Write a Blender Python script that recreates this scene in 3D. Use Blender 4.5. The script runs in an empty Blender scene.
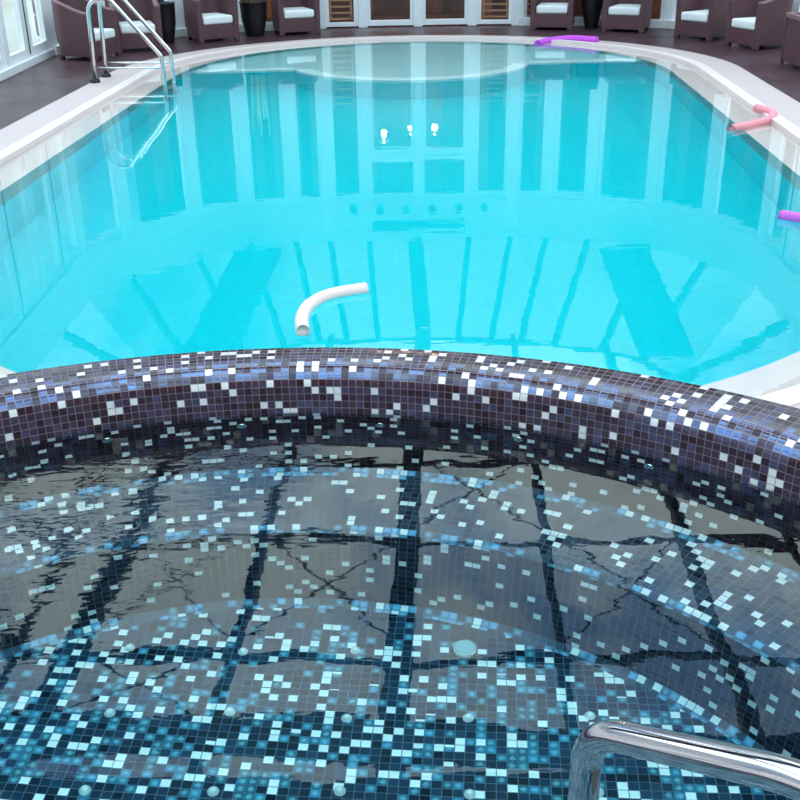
import bpy, bmesh, math, random
from mathutils import Vector, Matrix
random.seed(7)
PI = math.pi
S = bpy.context.scene
COL = S.collection

# ------------------------------------------------------------------ camera
FPX, PITCH, ROLL, CAM = 1055.0, math.radians(25.6), math.radians(0.9), Vector((0, 0, 2.0))
FW = Vector((0, math.cos(PITCH), -math.sin(PITCH)))
R0 = Vector((1, 0, 0)); U0 = Vector((0, math.sin(PITCH), math.cos(PITCH)))
RT = R0 * math.cos(ROLL) - U0 * math.sin(ROLL)
UP = U0 * math.cos(ROLL) + R0 * math.sin(ROLL)
cd = bpy.data.cameras.new('camera'); cam = bpy.data.objects.new('camera', cd); COL.objects.link(cam)
cd.sensor_width = 36; cd.lens = 36 * FPX / 800; cd.clip_start = 0.05
m = Matrix((RT, UP, -FW)).transposed().to_4x4(); m.translation = CAM
cam.matrix_world = m
S.camera = cam

def at(x, y, z=0.0):                       # point of the level z seen at a picture position
    d = FW + RT * ((x - 400) / FPX) + UP * ((400 - y) / FPX)
    return CAM + d * ((z - CAM.z) / d.z)
W_TUB = 0.18
def at_w(x, y, z):                         # the same through the still tub water
    d = (FW + RT * ((x - 400) / FPX) + UP * ((400 - y) / FPX)).normalized()
    P = CAM + d * ((W_TUB - CAM.z) / d.z)
    h = math.hypot(d.x, d.y); s = h / 1.33; k = (W_TUB - z) / math.sqrt(1 - s * s)
    return Vector((P.x + d.x / h * s * k, P.y + d.y / h * s * k, z))

# ------------------------------------------------------------------ helpers
def tag(o, label=None, cat=None, group=None, kind=None):
    if label: o['label'] = label
    if cat: o['category'] = cat
    if group: o['group'] = group
    if kind: o['kind'] = kind
    return o
def link(name, me, mat=None, parent=None, smooth=False):
    if mat:
        for mm in (mat if isinstance(mat, (list, tuple)) else [mat]): me.materials.append(mm)
    if smooth:
        for p in me.polygons: p.use_smooth = True
    o = bpy.data.objects.new(name, me); COL.objects.link(o)
    if parent: o.parent = parent
    return o
def build(name, bm, mat=None, parent=None, smooth=False):
    bmesh.ops.recalc_face_normals(bm, faces=bm.faces)
    me = bpy.data.meshes.new(name); bm.to_mesh(me); bm.free()
    return link(name, me, mat, parent, smooth)
def thing(name, loc, rz=0, label=None, cat=None, group=None):
    o = bpy.data.objects.new(name, None); COL.objects.link(o); o.empty_display_size = .1
    o.location = loc; o.rotation_euler = (0, 0, rz)
    return tag(o, label, cat, group)
def copy_tree(o, parent=None):
    c = o.copy(); COL.objects.link(c)
    if parent: c.parent = parent
    for ch in list(o.children): copy_tree(ch, c)
    return c
def bx(bm, lo, hi, bev=0, mat4=None, seg=2):
    vs = [bm.verts.new((x, y, z)) for x in (lo[0], hi[0]) for y in (lo[1], hi[1]) for z in (lo[2], hi[2])]
    F = [(0, 1, 3, 2), (4, 6, 7, 5), (0, 4, 5, 1), (2, 3, 7, 6), (0, 2, 6, 4), (1, 5, 7, 3)]
    fs = [bm.faces.new([vs[i] for i in f]) for f in F]
    if bev:
        es = list({e for f in fs for e in f.edges})
        r = bmesh.ops.bevel(bm, geom=es, offset=bev, segments=seg, affect='EDGES', profile=.5)
        vs = list({v for f in r['faces'] for v in f.verts} | {v for v in vs if v.is_valid})
    if mat4 is not None:
        for v in vs: v.co = mat4 @ v.co
    return vs
def frame_at(p0, p1, z=0):                  # x along p0->p1, y to the left of it
    d = Vector((p1[0] - p0[0], p1[1] - p0[1], 0)); L = d.length; d.normalize()
    M = Matrix(((d.x, -d.y, 0, p0[0]), (d.y, d.x, 0, p0[1]), (0, 0, 1, z), (0, 0, 0, 1)))
    return M, L
def fillet(pts, r, n=8):
    pts = [Vector(p) for p in pts]; out = [pts[0]]
    for i in range(1, len(pts) - 1):
        a, b, c = pts[i - 1], pts[i], pts[i + 1]
        u = (a - b); v = (c - b); ri = r[i] if isinstance(r, (list, tuple)) else r
        ang = u.angle(v); t = min(ri / math.tan(ang / 2), u.length * .49, v.length * .49)
        u.normalize(); v.normalize(); A = b + u * t; B = b + v * t
        rr = t * math.tan(ang / 2); cen = b + (u + v).normalized() * (rr / math.sin(ang / 2))
        for k in range(n + 1):
            s = k / n; va, vb = A - cen, B - cen; w = va.angle(vb)
            q = (va * math.sin((1 - s) * w) + vb * math.sin(s * w)) / math.sin(w) if w > 1e-4 else va
            out.append(cen + q)
    out.append(pts[-1]); return out
def tube(bm, path, r, n=16, caps=True):
    path = [Vector(p) for p in path]; rings = []; prev = None
    for i, p in enumerate(path):
        d = (path[min(i + 1, len(path) - 1)] - path[max(i - 1, 0)]).normalized()
        if prev is None:
            a = d.orthogonal().normalized()
        else:
            a = (prev - d * prev.dot(d)).normalized()
        prev = a; b = d.cross(a)
        rad = r[i] if isinstance(r, (list, tuple)) else r
        rings.append([bm.verts.new(p + (a * math.cos(2 * PI * k / n) + b * math.sin(2 * PI * k / n)) * rad) for k in range(n)])
    for A, B in zip(rings, rings[1:]):
        for k in range(n): bm.faces.new((A[k], A[(k + 1) % n], B[(k + 1) % n], B[k]))
    if caps: bm.faces.new(rings[0][::-1]); bm.faces.new(rings[-1])
def lathe(bm, prof, n=32, cen=(0, 0, 0)):
    cen = Vector(cen); rings = []
    for r, z in prof:
        if r < 1e-5: rings.append([bm.verts.new(cen + Vector((0, 0, z)))])
        else: rings.append([bm.verts.new(cen + Vector((r * math.cos(2 * PI * k / n), r * math.sin(2 * PI * k / n), z))) for k in range(n)])
    for A, B in zip(rings, rings[1:]):
        if len(A) == 1 and len(B) == 1: continue
        for k in range(n):
            if len(A) == 1: bm.faces.new((A[0], B[(k + 1) % n], B[k]))
            elif len(B) == 1: bm.faces.new((A[k], A[(k + 1) % n], B[0]))
            else: bm.faces.new((A[k], A[(k + 1) % n], B[(k + 1) % n], B[k]))
def prism(bm, pts, z0, z1):
    a = [bm.verts.new((p[0], p[1], z0)) for p in pts]; b = [bm.verts.new((p[0], p[1], z1)) for p in pts]
    bm.faces.new(a[::-1]); bm.faces.new(b); n = len(pts)
    for i in range(n): bm.faces.new((a[i], a[(i + 1) % n], b[(i + 1) % n], b[i]))
def bar(bm, a, b, w, h):                    # rectangular bar between two points (w level, h upright)
    a, b = Vector(a), Vector(b); d = (b - a).normalized()
    s = d.cross(Vector((0, 0, 1)))
    s = Vector((1, 0, 0)) if s.length < 1e-4 else s.normalized()
    u = s.cross(d); V = []
    for p in (a, b):
        for i, j in ((-1, -1), (1, -1), (1, 1), (-1, 1)): V.append(bm.verts.new(p + s * (i * w / 2) + u * (j * h / 2)))
    for f in ((3, 2, 1, 0), (4, 5, 6, 7), (0, 1, 5, 4), (1, 2, 6, 5), (2, 3, 7, 6), (3, 0, 4, 7)): bm.faces.new([V[i] for i in f])
def cut(o, cutters):                        # boolean difference baked into the mesh
    for c in cutters:
        md = o.modifiers.new('cut', 'BOOLEAN'); md.operation = 'DIFFERENCE'; md.object = c; md.solver = 'EXACT'
    dg = bpy.context.evaluated_depsgraph_get()
    me = bpy.data.meshes.new_from_object(o.evaluated_get(dg)); o.modifiers.clear(); o.data = me
def temp(pts, z0, z1):
    bm = bmesh.new(); prism(bm, pts, z0, z1); return build('cutter', bm)

# ------------------------------------------------------------------ materials
def newmat(name):
    mt = bpy.data.materials.new(name); mt.use_nodes = True
    nt = mt.node_tree; nt.nodes.clear(); out = nt.nodes.new('ShaderNodeOutputMaterial')
    return mt, nt, out
class N:
    def __init__(s, nt): s.nt = nt
    def __call__(s, typ, ins=None, **kw):
        n = s.nt.nodes.new('ShaderNode' + typ)
        for k, v in kw.items(): setattr(n, k, v)
        for k, v in (ins or {}).items():
            if isinstance(v, bpy.types.NodeSocket): s.nt.links.new(v, n.inputs[k])
            else: n.inputs[k].default_value = v
        return n
    def link(s, a, b): s.nt.links.new(a, b)
    def math(s, op, a, b=0.0, c=None):
        n = s('Math', operation=op)
        for i, v in enumerate((a, b, c)):
            if v is None: continue
            if isinstance(v, bpy.types.NodeSocket): s.nt.links.new(v, n.inputs[i])
            else: n.inputs[i].default_value = v
        return n.outputs[0]
    def mix(s, f, a, b, typ='MIX'):
        n = s('Mix', data_type='RGBA', blend_type=typ)
        for k, v in ((0, f), (6, a), (7, b)):
            if isinstance(v, bpy.types.NodeSocket): s.nt.links.new(v, n.inputs[k])
            else: n.inputs[k].default_value = v
        return n.outputs[2]
def c4(c): return (c[0], c[1], c[2], 1)
def plain(name, col, rough=.5, metal=0, var=0.0, scale=8, bump=0.0, spec=.5, coat=0.0, stretch=(1, 1, 1)):
    mt, nt, out = newmat(name); n = N(nt)
    p = n('BsdfPrincipled', {'Base Color': c4(col), 'Roughness': rough, 'Metallic': metal, 'Specular IOR Level': spec, 'Coat Weight': coat})
    if var or bump:
        tc = n('TexCoord'); mp = n('Mapping', {'Vector': tc.outputs['Object'], 'Scale': stretch})
        nz = n('TexNoise', {'Vector': mp.outputs[0], 'Scale': scale, 'Detail': 5.0})
        f = n.math('MULTIPLY_ADD', nz.outputs[0], var * 2, 1 - var)
        n.link(n.mix(1.0, c4(col), f, 'MULTIPLY'), p.inputs['Base Color'])
        if bump:
            b = n('Bump', {'Strength': bump, 'Distance': .01, 'Height': nz.outputs[0]}); n.link(b.outputs[0], p.inputs['Normal'])
    n.link(p.outputs[0], out.inputs[0]); return mt

M = {}
M['white'] = plain('white paint', (.84, .86, .90), .35, var=.04, scale=3)
M['fascia'] = plain('white plaster', (.74, .77, .80), .7, var=.03, scale=2)
M['gasket'] = plain('black rubber', (.012, .011, .013), .6)
M['chrome'] = plain('polished steel', (.66, .58, .61), .07, 1)
M['steel'] = plain('brushed steel', (.75, .74, .75), .22, 1)
M['deck'] = None
M['coping'] = plain('pale coping stone', (.56, .43, .435), .45, var=.07, scale=2.2, bump=.05)
M['curb'] = plain('white edge stone', (.76, .62, .62), .4, var=.04, scale=2.5)
M['ledge'] = plain('beige ledge stone', (.95, .72, .68), .5, var=.05, scale=2.5)
M['shelf'] = plain('pale shelf tiles', (.58, .78, .82), .5, var=.05, scale=2)
M['round'] = plain('pale round pool floor', (.60, .71, .72), .5, var=.09, scale=1.6)
M['nosing'] = plain('white step nosing', (.96, .95, .94), .5)
M['cushion'] = plain('white cushion cloth', (.80, .80, .82), .9, var=.04, scale=14, bump=.15)
M['pot'] = plain('black planter glaze', (.012, .011, .014), .35)
M['soil'] = plain('dark soil', (.02, .014, .01), .95, var=.4, scale=40, bump=.5)
M['cane'] = plain('ochre cane', (.55, .36, .12), .55, var=.25, scale=10, stretch=(1, 1, .2))
M['roof'] = plain('shade-toned roof beam', (.035, .030, .036), .5)  # backlit shade on the undersides of the beams is put into this colour
M['ceil'] = plain('dark ceiling boards', (.05, .045, .055), .6, var=.2, scale=3)
M['noodle_white'] = plain('pale pink foam', (.93, .68, .65), .75, var=.04, scale=60, bump=.2)
M['noodle_pink'] = plain('salmon pink foam', (.80, .27, .32), .75, var=.05, scale=60, bump=.2)
M['noodle_magenta'] = plain('magenta foam', (.62, .08, .72), .75, var=.05, scale=60, bump=.2)
M['noodle_purple'] = plain('orchid foam', (.66, .14, .66), .75, var=.05, scale=60, bump=.2)
M['lamp_dark'] = plain('dark lamp ring', (.03, .05, .06), .4)
M['slat'] = plain('warm wooden slats', (.62, .30, .16), .5, var=.3, scale=6, stretch=(.3, 1, 6))
M['out_wall'] = plain('pale garden wall', (.80, .74, .70), .85, var=.06, scale=1.2)
M['out_ground'] = plain('pale paving outside', (.55, .52, .50), .85, var=.08, scale=1.5)
M['sofa'] = plain('brown woven sofa', (.10, .055, .045), .75, var=.25, scale=50, bump=.3)
M['pillow'] = plain('beige pillow cloth', (.62, .48, .32), .9, var=.05, scale=20)
M['lamp_shade'] = plain('dark lamp metal', (.02, .02, .02), .4)
M['nozzle'] = plain('white nozzle plastic', (.80, .84, .86), .15, coat=.5)

def wicker():
    mt, nt, out = newmat('plum wicker'); n = N(nt); tc = n('TexCoord')
    w1 = n('TexWave', {'Vector': tc.outputs['Object'], 'Scale': 26.0, 'Distortion': .6}, bands_direction='Z')
    w2 = n('TexWave', {'Vector': tc.outputs['Object'], 'Scale': 20.0, 'Distortion': .6}, bands_direction='DIAGONAL')
    h = n.math('MULTIPLY', w1.outputs[1], w2.outputs[1])
    nz = n('TexNoise', {'Vector': tc.outputs['Object'], 'Scale': 5.0, 'Detail': 4.0})
    base = n.mix(nz.outputs[0], (.098, .034, .046, 1), (.160, .062, .080, 1))
    col = n.mix(h, n.mix(1.0, base, (.7, .7, .7, 1), 'MULTIPLY'), base)
    b = n('Bump', {'Strength': .5, 'Distance': .006, 'Height': h})
    p = n('BsdfPrincipled', {'Base Color': col, 'Roughness': .55, 'Normal': b.outputs[0]})
    n.link(p.outputs[0], out.inputs[0]); return mt
M['wicker'] = wicker()
M['wicker_edge'] = plain('plum wicker braid', (.21, .105, .125), .55, var=.2, scale=60, bump=.4)

def deck_mat():
    mt, nt, out = newmat('plum deck boards'); n = N(nt); tc = n('TexCoord')
    br = n('TexBrick', {'Vector': tc.outputs['Object'], 'Color1': (.070, .031, .042, 1), 'Color2': (.058, .025, .034, 1), 'Mortar': (.03, .024, .03, 1),
                        'Scale': 1.0, 'Mortar Size': .004, 'Brick Width': 1.2, 'Row Height': .6}, offset=.0)
    nz = n('TexNoise', {'Vector': tc.outputs['Object'], 'Scale': 1.3, 'Detail': 5.0})
    f = n.math('MULTIPLY_ADD', nz.outputs[0], .7, .65)
    col = n.mix(1.0, br.outputs[0], f, 'MULTIPLY')
    r = n.math('MULTIPLY_ADD', nz.outputs[0], .4, .16)
    p = n('BsdfPrincipled', {'Base Color': col, 'Roughness': r, 'Specular IOR Level': .36})
    n.link(p.outputs[0], out.inputs[0]); return mt
M['deck'] = deck_mat()

def wood_wall():
    mt, nt, out = newmat('red brown timber boards'); n = N(nt)
    uv = n('UVMap'); sp = n('SeparateXYZ', {0: uv.outputs[0]})
    bd = n.math('FLOOR', n.math('MULTIPLY', sp.outputs[0], 5.5))
    wn = n('TexWhiteNoise', {'W': bd}, noise_dimensions='1D')
    mp = n('Mapping', {'Vector': uv.outputs[0], 'Scale': (14, .8, 1)})
    nz = n('TexNoise', {'Vector': mp.outputs[0], 'Scale': 1.5, 'Detail': 6.0})
    cr = n('ValToRGB', {0: wn.outputs[0]})
    cr.color_ramp.elements[0].color = (.050, .013, .012, 1); cr.color_ramp.elements[1].color = (.34, .12, .05, 1)
    e = cr.color_ramp.elements.new(.6); e.color = (.12, .034, .024, 1)
    col = n.mix(1.0, cr.outputs[0], n.math('MULTIPLY_ADD', nz.outputs[0], 1.2, .4), 'MULTIPLY')
    p = n('BsdfPrincipled', {'Base Color': col, 'Roughness': .5}); n.link(p.outputs[0], out.inputs[0]); return mt
M['wood'] = wood_wall()

def thin_glass(name, ior=1.45, tint=(.96, .98, .98)):
    mt, nt, out = newmat(name); n = N(nt)
    geo = n('NewGeometry'); dt = n('VectorMath', {0: geo.outputs['Incoming'], 1: geo.outputs['Normal']}, operation='DOT_PRODUCT')
    f0 = ((ior - 1) / (ior + 1)) ** 2         # Schlick, the same from both sides of the pane
    fr = n('Math', {0: n.math('POWER', n.math('SUBTRACT', 1.0, n.math('ABSOLUTE', dt.outputs['Value'])), 5.0), 1: 1 - f0, 2: f0}, operation='MULTIPLY_ADD'); t = n('BsdfTransparent', {0: c4(tint)}); g = n('BsdfGlossy', {'Roughness': .0})
    mx = n('MixShader', {0: fr.outputs[0], 1: t.outputs[0], 2: g.outputs[0]}); n.link(mx.outputs[0], out.inputs[0]); return mt
M['glass'] = thin_glass('window glass')
M['roof_glass'] = thin_glass('roof glass', 1.3, (.97, .98, 1.0))
M['slope_glass'] = thin_glass('sky-dimming roof glass', 1.3, (.50, .53, .55))  # grey tint added to weaken the sky mirrored in the pool

def water(name, absorb, dens, layers):
    mt, nt, out = newmat(name); n = N(nt); tc = n('TexCoord'); h = None
    for sc, st, amp, mask in layers:
        mp = n('Mapping', {'Vector': tc.outputs['Object'], 'Scale': st})
        nz = n('TexNoise', {'Vector': mp.outputs[0], 'Scale': sc, 'Detail': 2.0, 'Roughness': .45})
        v = n.math('MULTIPLY', nz.outputs[0], amp)
        if mask:
            d = n('VectorMath', {0: tc.outputs['Object'], 1: mask[0]}, operation='DISTANCE')
            k = n('MapRange', {'Value': d.outputs['Value'], 'From Min': 0.0, 'From Max': mask[1], 'To Min': 1.0, 'To Max': mask[2]}, interpolation_type='SMOOTHSTEP')
            v = n.math('MULTIPLY', v, k.outputs[0])
        h = v if h is None else n.math('ADD', h, v)
    b = n('Bump', {'Strength': 1.0, 'Distance': 1.0, 'Height': h})
    g = n('BsdfGlass', {'Color': (1, 1, 1, 1), 'Roughness': 0.0, 'IOR': 1.33, 'Normal': b.outputs[0]})
    n.link(g.outputs[0], out.inputs[0])
    if dens:
        va = n('VolumeAbsorption', {'Color': c4(absorb), 'Density': dens}); n.link(va.outputs[0], out.inputs[1])
    return mt
M['pool_water'] = water('clear pool water', (.52, .985, 1.0), .9, [(.55, (1, 2.2, 1), .0022, None), (3.0, (1, 2.5, 1), .00035, None)])
M['tub_water'] = water('clear tub water', (.55, .965, 1.0), .6, [(2.0, (1, 1.5, 1), .0022, None), (11.0, (1, 2.2, 1), .0020, ((-1.5, 3.4, .18), 1.5, .05))])

def tiles(name, ramp, rowh=1.0, grout=(.16, .15, .18), blob=0.0, cluster=0.0, fade=None, tilt=.04, ior=1.5, tint=None, rough=.1, seed=0.0):
    """square mosaic: ramp = [(probability, colour, brightness spread)]"""
    mt, nt, out = newmat(name); n = N(nt); uv = n('UVMap'); sp = n('SeparateXYZ', {0: uv.outputs[0]})
    u = sp.outputs[0]; v = n.math('DIVIDE', sp.outputs[1], rowh)
    fu, fv = n.math('FLOOR', u), n.math('FLOOR', v)
    cell = n('CombineXYZ', {0: fu, 1: fv, 2: seed}).outputs[0]
    wn = n('TexWhiteNoise', {'Vector': cell}, noise_dimensions='3D')
    cell2 = n('CombineXYZ', {0: fv, 1: fu, 2: seed + 5.3}).outputs[0]
    wn2 = n('TexWhiteNoise', {'Vector': cell2}, noise_dimensions='3D')
    pick = wn.outputs['Value']
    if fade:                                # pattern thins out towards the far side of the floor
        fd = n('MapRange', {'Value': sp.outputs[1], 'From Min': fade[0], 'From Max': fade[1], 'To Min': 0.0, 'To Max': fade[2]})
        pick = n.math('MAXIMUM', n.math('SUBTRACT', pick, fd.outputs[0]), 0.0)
    if cluster:
        lf = n('TexNoise', {'Vector': n('VectorMath', {0: cell, 1: (.11, .07, 1)}, operation='MULTIPLY').outputs[0], 'Scale': 1.0, 'Detail': 2.0})
        pick = n.math('ADD', pick, n.math('MULTIPLY', n.math('SUBTRACT', lf.outputs[0], .5), cluster))
        pick = n.math('MINIMUM', n.math('MAXIMUM', pick, 0.0), .999)
    cr = n('ValToRGB', {0: pick}); cr.color_ramp.interpolation = 'CONSTANT'; els = cr.color_ramp.elements
    pos = 0
    for i, (p, c, sprd) in enumerate(ramp):
        e = els[0] if i == 0 else (els[1] if i == 1 else els.new(min(pos, .999)))
        e.position = min(pos, .999); e.color = (c[0], c[1], c[2], sprd); pos += p
    f = n.math('ADD', 1.0, n.math('MULTIPLY', cr.outputs[1], n.math('MULTIPLY_ADD', wn2.outputs['Value'], 2.0, -1.0)))
    col = n.mix(1.0, cr.outputs[0], f, 'MULTIPLY')
    du = n.math('ABSOLUTE', n.math('SUBTRACT', n.math('FRACT', u), .5)); dv = n.math('ABSOLUTE', n.math('SUBTRACT', n.math('FRACT', v), .5))
    dm = n.math('MAXIMUM', du, dv)
    if blob:                                # paler bubble in the body of the mid blue glass tiles
        rr = n.math('SQRT', n.math('ADD', n.math('POWER', du, 2.0), n.math('POWER', dv, 2.0)))
        bz = n('TexNoise', {'Vector': uv.outputs[0], 'Scale': 2.6, 'Detail': 2.0})
        k = n('MapRange', {'Value': n.math('ADD', rr, n.math('MULTIPLY', n.math('SUBTRACT', bz.outputs[0], .5), .5)), 'From Min': .1, 'From Max': .42, 'To Min': 1.0, 'To Max': 0.0}).outputs[0]
        isb = n.math('MULTIPLY', n.math('GREATER_THAN', cr.outputs[1], .44), n.math('LESS_THAN', cr.outputs[1], .56))
        col = n.mix(n.math('MULTIPLY', n.math('MULTIPLY', k, isb), blob), col, (.26, .60, .70, 1))
    gr = n('MapRange', {'Value': dm, 'From Min': .445, 'From Max': .47}).outputs[0]
    col = n.mix(gr, col, c4(grout))
    geo = n('NewGeometry')
    jit = n('VectorMath', {0: n('VectorMath', {0: wn2.outputs['Color'], 1: (.5, .5, .5)}, operation='SUBTRACT').outputs[0], 'Scale': tilt}, operation='SCALE').outputs[0]
    nrm = n('VectorMath', {0: n('VectorMath', {0: geo.outputs['Normal'], 1: jit}, operation='ADD').outputs[0]}, operation='NORMALIZE').outputs[0]
    hgt = n('MapRange', {'Value': dm, 'From Min': .40, 'From Max': .48, 'To Min': 1.0, 'To Max': 0.0}).outputs[0]
    b = n('Bump', {'Strength': .35, 'Distance': .0015, 'Height': hgt, 'Normal': nrm})
    p = n('BsdfPrincipled', {'Base Color': col, 'Roughness': n.math('MULTIPLY_ADD', gr, .45, rough), 'IOR': ior, 'Normal': b.outputs[0]})
    if tint:                                # iridescent glass: most tiles mirror blue, the white ones do not
        isd = n.math('LESS_THAN', pick, ramp[0][0])
        tn = n.mix(n.math('MULTIPLY', isd, n.math('MULTIPLY_ADD', wn2.outputs['Value'], .5, .5)), (1, 1, 1, 1), c4(tint))
        n.link(n.mix(gr, tn, (.5, .45, .45, 1)), p.inputs['Specular Tint'])
        n.link(n.math('MULTIPLY_ADD', n.math('POWER', wn2.outputs['Value'], 1.6), 1.0, .12), p.inputs['Specular IOR Level'])
    n.link(p.outputs[0], out.inputs[0]); return mt
PL = (.060, .027, .036)
M['rim_tile'] = tiles('plum glass mosaic', [(.885, PL, .45), (.115, (.84, .79, .80), .06)], grout=(.20, .14, .16), ior=2.15, tint=(.20, .44, .90), tilt=.035, rough=.13)
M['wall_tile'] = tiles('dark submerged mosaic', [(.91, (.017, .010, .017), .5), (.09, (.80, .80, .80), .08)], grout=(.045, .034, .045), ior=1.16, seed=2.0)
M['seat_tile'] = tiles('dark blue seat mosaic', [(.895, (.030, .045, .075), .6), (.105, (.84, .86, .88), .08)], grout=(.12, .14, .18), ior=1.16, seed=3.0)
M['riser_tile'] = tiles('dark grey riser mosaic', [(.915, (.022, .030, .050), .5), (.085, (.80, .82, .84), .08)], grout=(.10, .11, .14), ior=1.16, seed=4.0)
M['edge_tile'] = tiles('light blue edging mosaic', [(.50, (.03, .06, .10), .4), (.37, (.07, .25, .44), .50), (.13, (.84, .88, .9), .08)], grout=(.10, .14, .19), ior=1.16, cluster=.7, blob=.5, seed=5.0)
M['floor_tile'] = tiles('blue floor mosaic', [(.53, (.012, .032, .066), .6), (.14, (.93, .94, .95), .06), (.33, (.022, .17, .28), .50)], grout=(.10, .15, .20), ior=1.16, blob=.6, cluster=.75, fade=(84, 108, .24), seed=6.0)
M['pool_tile'] = tiles('turquoise pool mosaic', [(.5, (.028, .755, .80), .02), (.5, (.025, .74, .79), .02)], grout=(.033, .755, .80), tilt=.0, ior=1.2, rough=.5, seed=8.0)

# ------------------------------------------------------------------ pool frame (u across, v along)
PH = math.radians(3.0); PA = Vector((math.sin(PH), math.cos(PH), 0)); PB = Vector((math.cos(PH), -math.sin(PH), 0)); PO = Vector((0, 7.4, 0))
def P(u, v, z=0.0):
    q = PO + PB * u + PA * v; return Vector((q.x, q.y, z))
V_NEAR, V_FAR = -.2, 6.36
def far_r(r):                                # the far end is a little flatter than a half circle
    for (r0, f0), (r1, f1) in zip(FARR, FARR[1:]):
        if r <= r1 or r1 == FARR[-1][0]: return f0 + (f1 - f0) * (r - r0) / (r1 - r0)
FARR = [(3.0, 3.17), (3.13, 3.28), (3.45, 3.38), (3.58, 3.47), (3.97, 3.66)]
def stadium(r, n=48):
    pts = []
    for k in range(n + 1):
        a = PI * k / n; pts.append(P(r * math.cos(a), V_FAR + far_r(r) * math.sin(a)))
    for k in range(n + 1):
        a = PI + PI * k / n; pts.append(P(r * math.cos(a), V_NEAR + r * math.sin(a)))
    return pts
def ring_slab(bm, ri, ro, z0, z1, n=48):
    A, B = stadium(ri, n), stadium(ro, n); k = len(A)
    V = [[bm.verts.new((p.x, p.y, z)) for p in L] for L, z in ((A, z1), (B, z1), (B, z0), (A, z0))]
    for j in range(4):
        X, Y = V[j], V[(j + 1) % 4]
        for i in range(k): bm.faces.new((X[i], X[(i + 1) % k], Y[(i + 1) % k], Y[i]))
R_DEEP, R_WAT, R_COP = 3.13, 3.45, 3.97
ZW = -0.03

# ------------------------------------------------------------------ tub outline
TC = Vector((-.40, 1.30, 0))
def ro(t):
    k = min(abs(t), .8); return 2.645 + .12 * k * k
def tub_pt(t, r, z): return Vector((TC.x + r * math.sin(t), TC.y + r * math.cos(t), z))
NT = 192
TH = [2 * PI * i / NT for i in range(NT)]
def wrap(t): return (t + PI) % (2 * PI) - PI
T_U = .030
def sweep(name, prof, mat, parent, uref, v0=0.0):
    """prof: list of functions t -> (r, z); closed ring with mosaic coordinates"""
    bm = bmesh.new(); uvl = bm.loops.layers.uv.new('UVMap'); rings = []
    for fn in prof:
        rings.append([bm.verts.new(tub_pt(t, *fn(wrap(t)))) for t in TH])
    vs = [v0]; 
    for a, b in zip(prof, prof[1:]):
        (r1, z1), (r2, z2) = a(0), b(0); vs.append(vs[-1] + math.hypot(r2 - r1, z2 - z1))
    ncol = round(2 * PI * uref / T_U)
    for j in range(len(prof) - 1):
        A, B = rings[j], rings[j + 1]
        for i in range(NT):
            i2 = (i + 1) % NT
            f = bm.faces.new((A[i], A[i2], B[i2], B[i])); f.smooth = True
            for lp, (uu, vv) in zip(f.loops, ((i, vs[j]), (i + 1, vs[j]), (i + 1, vs[j + 1]), (i, vs[j + 1]))):
                lp[uvl].uv = (uu / NT * ncol, vv / T_U)
    me = bpy.data.meshes.new(name); bm.normal_update()
    bm.to_mesh(me); bm.free(); o = link(name, me, mat, parent); return o

ZR = .36
tub = thing('hot_tub', (0, 0, 0), 0, 'round sunken hot tub lined in dark mosaic tiles with scattered white squares', 'hot tub')
RW = 2.405; nr = .075
prof = [lambda t: (ro(t), -.3), lambda t: (ro(t), ZR - .02), lambda t: (ro(t) - .006, ZR - .006), lambda t: (ro(t) - .02, ZR)]
for k in range(9):
    a = PI / 2 * k / 8
    prof.append(lambda t, a=a: (RW + nr - nr * math.sin(a), ZR - nr + nr * math.cos(a)))
prof.append(lambda t: (RW, .14))
rim = sweep('rim', prof, M['rim_tile'], tub, 2.5)
rim['label'] = 'rounded raised rim of plum and blue mosaic'
# phase the rows so that the nose reads like the photograph
Z1, RC1, ZS, RN, ZF, RC3 = -.27, 2.325, -.29, 1.945, -.75, 1.865
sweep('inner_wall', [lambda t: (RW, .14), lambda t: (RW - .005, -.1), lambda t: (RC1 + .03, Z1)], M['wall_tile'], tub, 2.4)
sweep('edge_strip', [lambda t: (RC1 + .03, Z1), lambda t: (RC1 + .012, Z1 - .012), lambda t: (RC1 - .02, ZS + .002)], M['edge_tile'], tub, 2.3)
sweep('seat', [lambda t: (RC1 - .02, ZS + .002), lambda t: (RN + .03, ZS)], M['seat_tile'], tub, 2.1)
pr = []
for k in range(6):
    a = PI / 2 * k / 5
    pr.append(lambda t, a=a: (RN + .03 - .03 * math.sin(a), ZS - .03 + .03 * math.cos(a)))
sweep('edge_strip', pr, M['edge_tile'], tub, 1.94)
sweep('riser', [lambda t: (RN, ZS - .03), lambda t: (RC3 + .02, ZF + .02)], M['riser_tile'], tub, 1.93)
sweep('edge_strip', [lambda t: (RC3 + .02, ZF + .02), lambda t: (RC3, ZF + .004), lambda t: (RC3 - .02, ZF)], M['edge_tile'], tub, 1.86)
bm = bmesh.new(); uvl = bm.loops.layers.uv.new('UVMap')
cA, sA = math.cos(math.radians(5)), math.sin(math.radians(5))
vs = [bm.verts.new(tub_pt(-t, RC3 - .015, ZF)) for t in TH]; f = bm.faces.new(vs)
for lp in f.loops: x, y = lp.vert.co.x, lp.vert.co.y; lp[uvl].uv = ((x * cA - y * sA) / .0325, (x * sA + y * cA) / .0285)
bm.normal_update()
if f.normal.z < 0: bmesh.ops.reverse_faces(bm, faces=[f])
me = bpy.data.meshes.new('floor_mosaic'); bm.to_mesh(me); bm.free(); tub_floor = link('floor_mosaic', me, M['floor_tile'], tub)
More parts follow.
